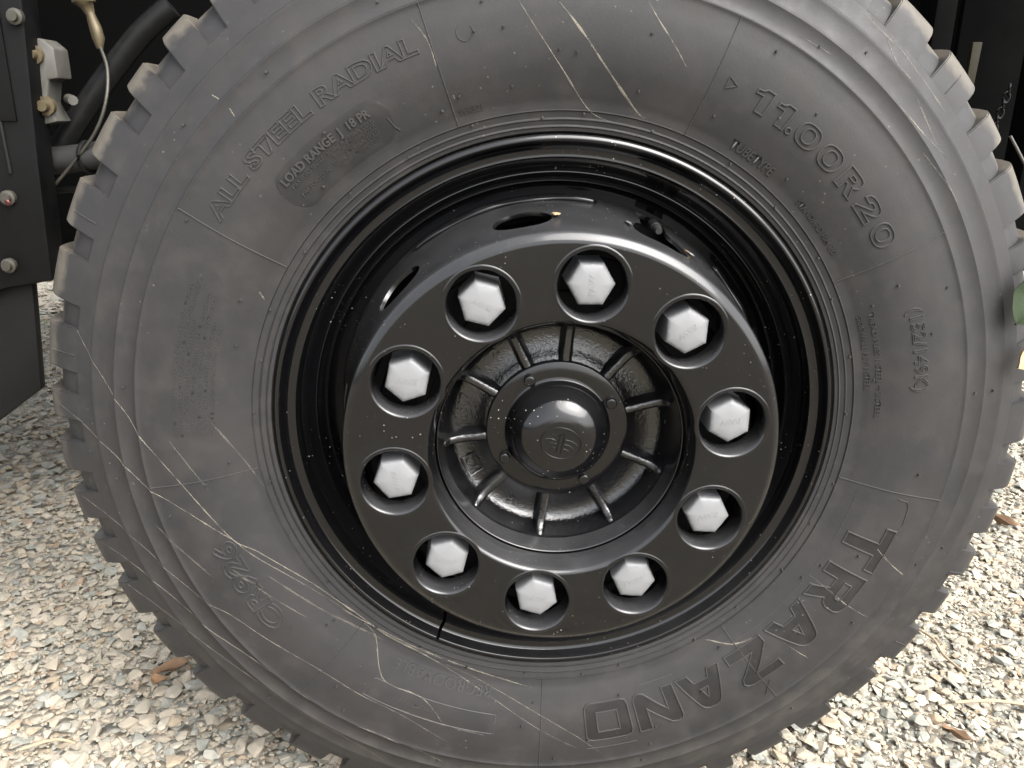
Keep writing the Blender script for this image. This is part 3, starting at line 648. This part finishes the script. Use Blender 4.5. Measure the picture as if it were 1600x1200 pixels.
def fleck(name, ac, zc, la, lz, mat, seed):                     # thin irregular flake lying on the cone of the disc
    rg = np.random.default_rng(seed); V, F = [], []; n = 16
    def pt(a, z, h): return W(float(np.interp(z, [q[0] for q in DISC_RZ], [q[1] for q in DISC_RZ]))+h, a, z)
    V.append(pt(ac, zc, .0009)); rad = rg.uniform(.55, 1.1, n)
    for i in range(n): t_ = 2*PI*i/n; V.append(pt(ac+la*rad[i]*math.cos(t_), zc+lz*rad[i]*math.sin(t_), .0005))
    for i in range(n): t_ = 2*PI*i/n; V.append(pt(ac+la*rad[i]*1.06*math.cos(t_), zc+lz*rad[i]*1.06*math.sin(t_), -.0004))
    F = [(0, 1+i, 1+(i+1) % n) for i in range(n)]+[(1+i, 1+n+i, 1+n+(i+1) % n, 1+(i+1) % n) for i in range(n)]
    o = mesh_obj(name, V, F, mat, disc, 60); fix_normals(o)
fleck('dirt_fleck', 92.0, .022, 1.1, .010, M['leaf_tan'], 3); fleck('paint_chip', 55.6, .006, .8, .009, M['leaf_tan'], 4); fleck('paint_chip', 56.4, .028, .9, .006, M['flake'], 5); fleck('paint_chip', 73.4, .012, .7, .008, M['flake'], 6)
# brake drum and hub flange seen in the dark behind the disc
lathe('brake_drum', [(.120, .022), (.139, .0225), (.140, .026), (.150, .0262), (.151, .022), (.186, .0215), (.188, .027), (.196, .0272), (.198, .020), (.205, .014), (.207, -.010), (.207, -.074), (.2345, -.075), (.2345, -.09), (.207, -.091), (.207, -.25), (.10, -.255)], M['drum'], wheel, n=120, sharp=30)

# nut caps
def hexcap():
    rings = [(.0236, .026), (.0236, .0300), (.0230, .0320), (.0229, .0655), (.0224, .0683), (.0212, .0699), (.0180, .0712), (.0110, .0721), (.0050, .0725)]
    n = 60; V = []; F = []
    for q, (r, z) in enumerate(rings):
        rnd = 0.0 if q < 5 else min(.8, (q-4)*.20)             # corners round off into the dome
        for i in range(n):
            t_ = 2*PI*i/n; m_ = (t_+PI/6) % (PI/3)-PI/6; hx = math.cos(PI/6)/math.cos(((t_) % (PI/3))-PI/6)
            rr = r*((1-rnd)*hx+rnd*.94); V.append((rr*math.cos(t_), -z, rr*math.sin(t_)))
    for q in range(len(rings)-1): F += [(q*n+i, q*n+(i+1) % n, (q+1)*n+(i+1) % n, (q+1)*n+i) for i in range(n)]
    F.append(tuple(range((len(rings)-1)*n, len(rings)*n))); return V, F
NUT_ROT = [0, 46, 18, 10, 16, 41, 55, 56, 30, 28]; TXT_ROT = [90, 152, 172, -80, -14, -8, 20, 190, 188, 215]
hv, hf = hexcap(); nproto = mesh_obj('nut_cap', hv, hf, M['nut'], wheel, None); fix_normals(nproto); nproto.data.set_sharp_from_angle(angle=R_(38))
gV, gF = glyph_mesh('FAW', .03); gF = orient(gV, gF); gx = (min(v[0] for v in gV)+max(v[0] for v in gV))/2; s_ = .0068
def dome_z(x, y): return float(np.interp(math.hypot(x, y), [0, .005, .011, .018], [.0725, .0725, .0721, .0712]))
V = []
for hh in (.00035, -.0003):
    for v in gV:
        x, y = (v[0]-gx)*s_*1.35, (v[1]-.35)*s_; V.append((x, -(dome_z(x, y)+hh), y))
k_ = len(gV); F = [tuple(f) for f in gF]
for L in loops_of(gF): F += [(a, k_+a, k_+b, b) for a, b in zip(L, L[1:]+L[:1])]
tproto = mesh_obj('embossed_letters', V, F, M['nut'], nproto, 40); fix_normals(tproto)
for k in range(10):
    o = nproto if k == 0 else nproto.copy(); t_ = tproto if k == 0 else tproto.copy()
    if k: COL.objects.link(o); COL.objects.link(t_)
    a = R_(PHI0+36*k); o.parent = wheel; o.location = (.1670*math.cos(a), random.uniform(-.0008, .0008), AX+.1670*math.sin(a)); o.rotation_euler = (0, -R_(NUT_ROT[k]), 0)
    t_.parent = o; t_.rotation_euler = (0, -R_(TXT_ROT[k]-NUT_ROT[k]), 0)
# hub casting
HUB = [(.060, .004), (.074, .002), (.085, -.003), (.098, -.0055), (.107, -.0040), (.1130, .0005), (.1162, .0080), (.1180, .0160), (.1190, .0230), (.1200, .0265)]
hub = lathe('hub', spline(HUB, 5), M['cast'], wheel, n=160, sharp=45)
lathe('hub_spigot', [(.1195, .024), (.1202, .0272), (.1212, .0335), (.1224, .0430), (.1231, .0480), (.1236, .0494), (.1243, .0496), (.1248, .0485), (.1250, .045), (.1250, .0)], M['paint'], hub, n=160, sharp=60)
def hub_z(r): return float(np.interp(r, [p[0] for p in HUB], [p[1] for p in HUB]))
for a in (115.4, 84.5, 48.2, 15.2, 337.5, 300.4, 262.1, 224.3, 186.2, 149.1):
    V, F = [], []
    for r, zt, wb, wt in ((.066, .0112, .0085, .0046), (.080, .0114, .0083, .0045), (.094, .0112, .0082, .0044), (.106, .0118, .0082, .0044), (.1125, .0145, .0082, .0044), (.1158, .0190, .0074, .0042), (.1180, .0225, .0058, .0030), (.1194, .0235, .0050, .0026)):
        for s, ww, z in ((-1, wb, hub_z(r)-.002), (-1, wt, zt-.0016), (-.5, wt, zt), (.5, wt, zt), (1, wt, zt-.0016), (1, wb, hub_z(r)-.002)):
            V.append(W(r, a+math.degrees(s*ww/r), z))
    for i in range(7): F += [(i*6+q, i*6+q+1, i*6+q+7, i*6+q+6) for q in range(5)]
    F += [tuple(range(6)), tuple(range(42, 48))]
    o = mesh_obj('rib', V, F, M['cast'], hub, 50); fix_normals(o)
def on_hub(r): return hub_z(r)
letters('cast_lettering', '1607', .0965, 176.5, 160.5, .0095, 'solid', h=.0016, offset=.03, parent=hub, mat=M['cast'], zf=on_hub)
letters('cast_lettering', '2', .0985, 133.0, 127.5, .0085, 'solid', h=.0016, offset=.03, parent=hub, mat=M['cast'], zf=on_hub)
letters('cast_lettering', '26', .0960, 248.0, 238.5, .0085, 'solid', h=.0016, offset=.03, parent=hub, mat=M['cast'], zf=on_hub)
letters('cast_lettering', '12', .0960, 210.5, 202.5, .0085, 'solid', h=.0016, offset=.03, parent=hub, mat=M['cast'], zf=on_hub)
ridge([(.0925, 213), (.0925, 200.5), (.1085, 200.5), (.1085, 213), (.0925, 213)], .0009, .0016, 'cast_lettering', hub, M['cast'], on_hub)
# hub cap with its flange and four bolts
CAPP = [(.0735, .004), (.0748, .0065), (.0750, .0120), (.0745, .0137), (.0735, .0143), (.0600, .0144), (.0560, .0147), (.0540, .0158), (.0531, .0180), (.0524, .0220)]
DOME = spline([(.0524, .0220), (.0508, .0285), (.0474, .0355), (.0424, .0418), (.0360, .0468), (.0295, .0501), (.0235, .0517), (.0210, .0521)], 5)
cap = lathe('hub_cap', CAPP[:-1]+DOME+[(.020, .0521), (.010, .0521), (.0001, .0521)], M['cap'], wheel, n=128, sharp=55)
def flatz(r): return .0521
E_ = lambda t_: (.0205*math.cos(t_), .0165*math.sin(t_))
def xy_ridge(P, w_, h, name, parent):
    ridge([(math.hypot(x, y), math.degrees(math.atan2(y, x))) for x, y in P], w_, h, name, parent, M['cap'], flatz)
rot = lambda p, d=-12: (p[0]*math.cos(R_(d))-p[1]*math.sin(R_(d)), p[0]*math.sin(R_(d))+p[1]*math.cos(R_(d)))
xy_ridge([rot(E_(t_)) for t_ in np.linspace(0, 2*PI, 49)], .0009, .0010, 'emblem', cap)
for P in ([(-.0022, -.0105), (-.0022, .0085), (-.0062, .0060)], [(.0022, -.0105), (.0022, .0085), (.0, .0110), (-.0022, .0085)],
          [(.0040, .0045), (.0110, .0040), (.0165, .0015)], [(.0040, -.0005), (.0095, -.0010), (.0135, -.0035)], [(.0040, -.0055), (.0080, -.0060), (.0105, -.0080)],
          [(-.0060, .0020), (-.0115, .0030), (-.0165, .0015)], [(-.0040, -.0015), (-.0100, -.0015), (-.0140, -.0035)], [(-.0040, -.0060), (-.0080, -.0065), (-.0105, -.0085)]):
    xy_ridge([rot(p) for p in P], .0008, .0010, 'emblem', cap)
hx = [(.0060, .0140), (.0060, .0188), (.0056, .0200), (.0048, .0205), (.0025, .0206), (.0001, .0206)]
for i, a in enumerate((118.7, 28.9, 208.6, 298.2)):
    bx, _, bz = W(.0628, a, 0); V, F = lip_data(bx, bz, hx, 6 if False else 24); o = mesh_obj('bolt', V, F, M['cap'], cap, 40); fix_normals(o)
    V, F = lip_data(bx, bz, [(.0072, .0143), (.0072, .0153), (.0056, .0154)], 24); w2 = mesh_obj('washer', V, F, M['cap'], cap, 40); fix_normals(w2)
# valve stem showing in the notch
p0 = Vector(W(.2300, VALVE-.4, -.050)); p1 = Vector(W(.2270, VALVE-.4, -.010))
stem = tube('valve_stem', [p0, p0.lerp(p1, .55), p0.lerp(p1, .56), p0.lerp(p1, .86), p0.lerp(p1, .88), p1], .004, M['pipe'], wheel, 14, 0, [.0052, .0052, .0044, .0044, .0036, .0033])

# ------------------------------------------------------------------ truck underbody behind the wheel
ch = empty('truck_chassis', (0, .5, 0)); tag(ch, 'black painted truck underbody with side box, hoses and flap behind the wheel', 'truck chassis')
def C_(o):                                   # keep world shape while parented to the offset empty
    o.location = (-0, -.5, 0); return o
def WZ(x, y, z): return (x, -z, y+AX)        # wheel frame x (right), y (up), z (out) -> world
# side box: front face at z=-.22, right-hand edge leans a little
sb = prism('side_box', [(-.598, AX+.80), (-.604, AX+.42), (-.614, AX+.26), (-.620, AX+.108), (-.68, AX+.098), (-.75, AX+.070), (-1.6, AX+.05), (-1.6, AX+.80)], .235, .275, M['chassis'], ch, .004); C_(sb)
C_(box('side_box_lid', (-1.12, .2335, AX+.60), (.98, .004, .60), M['chassis'], ch, .0015))
C_(tube('seam_bead', [WZ(-.655, .70, -.2335), WZ(-.652, .40, -.2335), WZ(-.648, .24, -.2335)], .0022, M['hose'], ch, 6, 3))
for (x, z_, red) in ((-.655, .211, True), (-.668, .128, False), (-.612, .415, False)):
    b_ = tube('bolt', [(x, .236, AX+z_), (x, .229, AX+z_), (x, .228, AX+z_), (x, .223, AX+z_)], .008, M['zinc'], ch, 6 if False else 12, 0, [.0092, .0092, .0060, .0056]); C_(b_)
    if red: C_(tube('paint_mark', [(x+.004, .2232, AX+z_-.004), (x+.003, .2215, AX+z_-.005)], .004, M['red'], ch, 8, 0))
fl = prism('mud_flap', [(-.652, AX+.128), (-.700, AX+.115), (-1.3, AX+.10), (-1.3, AX-.36), (-.80, AX-.138), (-.666, AX-.041)], .252, .266, M['flap'], ch, .003); C_(fl)
# inner fender panel, rail and axle: the dark behind the tyre
C_(box('inner_panel', (.1, .66, AX+.50), (2.4, .02, .90), M['chassis_dark'], ch, .004))
C_(box('frame_rail', (-.2, .74, AX+.20), (3.2, .08, .26), M['chassis_dark'], ch, .006))
C_(box('splash_panel', (.95, .50, AX+.42), (.62, .012, .62), M['chassis_dark'], ch, .004))
C_(box('panel_flange', (.565, .425, AX+.55), (.03, .05, .62), M['chassis_dark'], ch, .004))
C_(box('panel_flange', (.72, .405, AX+.50), (.035, .05, .60), M['chassis_dark'], ch, .004))
C_(tube('axle', [(0, .20, AX), (0, 2.2, AX)], .09, M['chassis_dark'], ch, 24, 0))
C_(box('shade_deck', (-2.0, 1.42, AX+1.0), (6.0, 2.10, .12), M['chassis_dark'], ch, .01))  # unseen truck deck overhead, added and sized for the shade it casts
# right side details
C_(prism('strap', [(.528, AX+.405), (.540, AX+.405), (.538, AX+.35), (.528, AX+.33)], .255, .262, M['olive'], ch, .001))
for k in range(9):
    x, y = .612-.0022*k, .352-.0098*k
    V, F = tube_data([(x+.0045*math.cos(t_)*(1 if k % 2 else .5), .30+.0045*(0 if k % 2 else 1)*math.cos(t_), AX+y+.0068*math.sin(t_)) for t_ in np.linspace(0, 2*PI, 13)], .0014, 6)
    C_(mesh_obj('chain_link', V, F, M['hose'], ch, 60))
C_(tube('stay_wire', [WZ(.575, .295, -.22), WZ(.600, .262, -.22), WZ(.640, .205, -.22)], .0018, M['galv'], ch, 8, 4))
# left side details
C_(prism('bracket', [(-.632, AX+.398), (-.600, AX+.394), (-.588, AX+.384), (-.588, AX+.350), (-.600, AX+.348), (-.606, AX+.322), (-.596, AX+.300), (-.632, AX+.292)], .262, .300, M['galv'], ch, .003))
for x, z_ in ((-.611, .376), (-.606, .318)):
    C_(tube('bracket_bolt', [(x, .263, AX+z_), (x, .256, AX+z_), (x, .2555, AX+z_), (x, .247, AX+z_)], .009, M['brass'], ch, 10, 0, [.0115, .0115, .007, .0065]))
C_(tube('bracket_pin', [(-.592, .29, AX+.327), (-.580, .275, AX+.325)], .006, M['galv'], ch, 10, 0))
C_(tube('fitting', [WZ(-.574, .470, -.33), WZ(-.574, .442, -.33), WZ(-.571, .438, -.33), WZ(-.568, .428, -.33), WZ(-.564, .412, -.33), WZ(-.562, .400, -.33), WZ(-.562, .388, -.33)], .008, M['brass'], ch, 12, 0,
        [.014, .014, .0085, .0055, .0075, .0075, .004]))
C_(tube('brake_wire', [WZ(-.562, .392, -.33), WZ(-.548, .365, -.31), WZ(-.545, .330, -.29), WZ(-.558, .295, -.285), WZ(-.584, .262, -.285), WZ(-.640, .205, -.285), WZ(-.70, .15, -.285)], .0022, M['zinc'], ch, 8, 6))
C_(tube('air_hose', [WZ(-.470, .440, -.34), WZ(-.512, .405, -.335), WZ(-.566, .345, -.33), WZ(-.612, .285, -.32), WZ(-.660, .215, -.31)], .0145, M['hose'], ch, 14, 6))
C_(tube('tie_rod', [WZ(-.80, .248, -.30), WZ(-.62, .252, -.30), WZ(-.50, .272, -.31), WZ(-.30, .30, -.33)], .0175, M['pipe'], ch, 18, 6))
C_(tube('cable_tie', [(-.582+.0188*math.sin(t_)*.25, .30+.0190*math.sin(t_)*1.0-.0, AX+.2565+.0190*math.cos(t_)) for t_ in np.linspace(0, 2*PI, 19)], .0026, M['hose'], ch, 6, 0))
C_(tube('lower_pipe', [WZ(-.80, .205, -.33), WZ(-.62, .213, -.33), WZ(-.45, .232, -.34)], .0045, M['pipe'], ch, 10, 4))
C_(prism('hanger_plate', [(-.62, AX+.19), (-.48, AX+.195), (-.50, AX+.125), (-.60, AX+.12)], .335, .350, M['chassis'], ch, .003))
for x, z_ in ((-.455, .420), (-.545, .222)):
    C_(tube('clip', [WZ(x, z_, -.36), WZ(x+.002, z_-.012, -.345), WZ(x, z_-.024, -.36)], .005, M['galv'], ch, 8, 3))

# ------------------------------------------------------------------ leaves and twigs
def leaf(name, loc, length, width, curl, rot_, mat, label, cat='leaf', group=None, wavy=.0):
    n, m_ = 14, 6; V, F = [], []
    for i in range(n+1):
        u = i/n; hw = width*.5*(math.sin(PI*u**.8)**.8 if 0 < u < 1 else .02)*(1+.10*math.sin(23*u)*wavy)
        for j in range(m_+1):
            s = j/m_*2-1; x = (u-.5)*length; y = s*hw
            V.append((x, y, curl*(abs(s)**1.6*hw*1.1+.5*(u-.5)**2*length) + wavy*math.sin(9*u+2*s)*length*.05 - .0006*(1 if abs(s) < .01 else 0)))
    for i in range(n): F += [(i*(m_+1)+j, i*(m_+1)+j+1, (i+1)*(m_+1)+j+1, (i+1)*(m_+1)+j) for j in range(m_)]
    k = len(V); V += [(a, b, c-.0005) for a, b, c in V]; F += [tuple(reversed([q+k for q in f])) for f in F[:]]
    o = mesh_obj(name, V, F, mat, None, None); o.location = loc; o.rotation_mode = 'ZYX'; o.rotation_euler = [R_(q) for q in rot_]; tag(o, label, cat, group or ('dry leaves fallen round the wheel' if name == 'dry_leaf' else None)); return o
def on(r, a, z): return W(r, a, z)
gl = leaf('green_leaf', on(.5080, 17.0, .008), .080, .046, .35, (82, 6, 62), M['leaf_green'], 'dusty green leaf caught between the tread blocks at the right edge', wavy=.6)
tl = leaf('dry_leaf', on(.4960, 9.4, .008), .036, .026, .9, (80, 14, 55), M['leaf_tan'], 'curled pale tan leaf stuck on the tread just below the green leaf', wavy=.8)
leaf('dry_leaf', (-.556, .282, .017), .060, .022, .8, (12, -8, 22), M['leaf_brown'], 'brown curled leaf on the gravel beside the lower left tread', wavy=1)
leaf('dry_leaf', (-.566, .250, .018), .030, .022, .7, (-10, 12, 75), M['leaf_orange'], 'small orange brown leaf tucked just below the curled leaf at lower left', wavy=.6)
leaf('dry_leaf', (1.03, .73, .022), .085, .022, 1.0, (10, 5, -38), M['leaf_brown'], 'long brown curled leaf at the right edge of the gravel', wavy=.8)
leaf('dry_leaf', (.585, .10, .020), .045, .016, .8, (-8, 8, -45), M['leaf_brown'], 'small brown leaf on the gravel in the lower right corner', wavy=.9)
def twig(pts, r, label):
    o = tube('twig', pts, r, M['twig'], None, 7, 4, None); tag(o, label, 'twig', 'dry twigs on the gravel'); return o
twig([(.660, .36, .017), (.668, .32, .022), (.663, .28, .021), (.676, .235, .018)], .0022, 'bent dry twig on the gravel below the right tread')
twig([(.62, .17, .020), (.68, .165, .025), (.75, .15, .021), (.81, .12, .018)], .0024, 'long straight pale twig lying on the lower right gravel')
twig([(-.70, .11, .020), (-.66, .125, .023), (-.63, .12, .020)], .002, 'short dry twig lying on the lower left gravel')
V, F = [], []
for k in range(60):
    x, y = -1.66+RNG.normal()*.10, 2.25+RNG.normal()*.12; h_ = RNG.uniform(.03, .09); a = RNG.uniform(0, 6.28); b0 = len(V)
    dx, dy = math.cos(a)*.003, math.sin(a)*.003; lx, ly = RNG.normal()*.03, RNG.normal()*.03
    V += [(x-dx, y-dy, 0), (x+dx, y+dy, 0), (x+dx+lx*.4, y+dy+ly*.4, h_*.6), (x-dx+lx*.4, y-dy+ly*.4, h_*.6), (x+lx, y+ly, h_)]; F += [(b0, b0+1, b0+2, b0+3), (b0+3, b0+2, b0+4)]
tag(mesh_obj('grass_tuft', V, F, M['grass'], None, None), 'sparse green grass tuft on the gravel beyond the mud flap', 'grass', None, 'stuff')
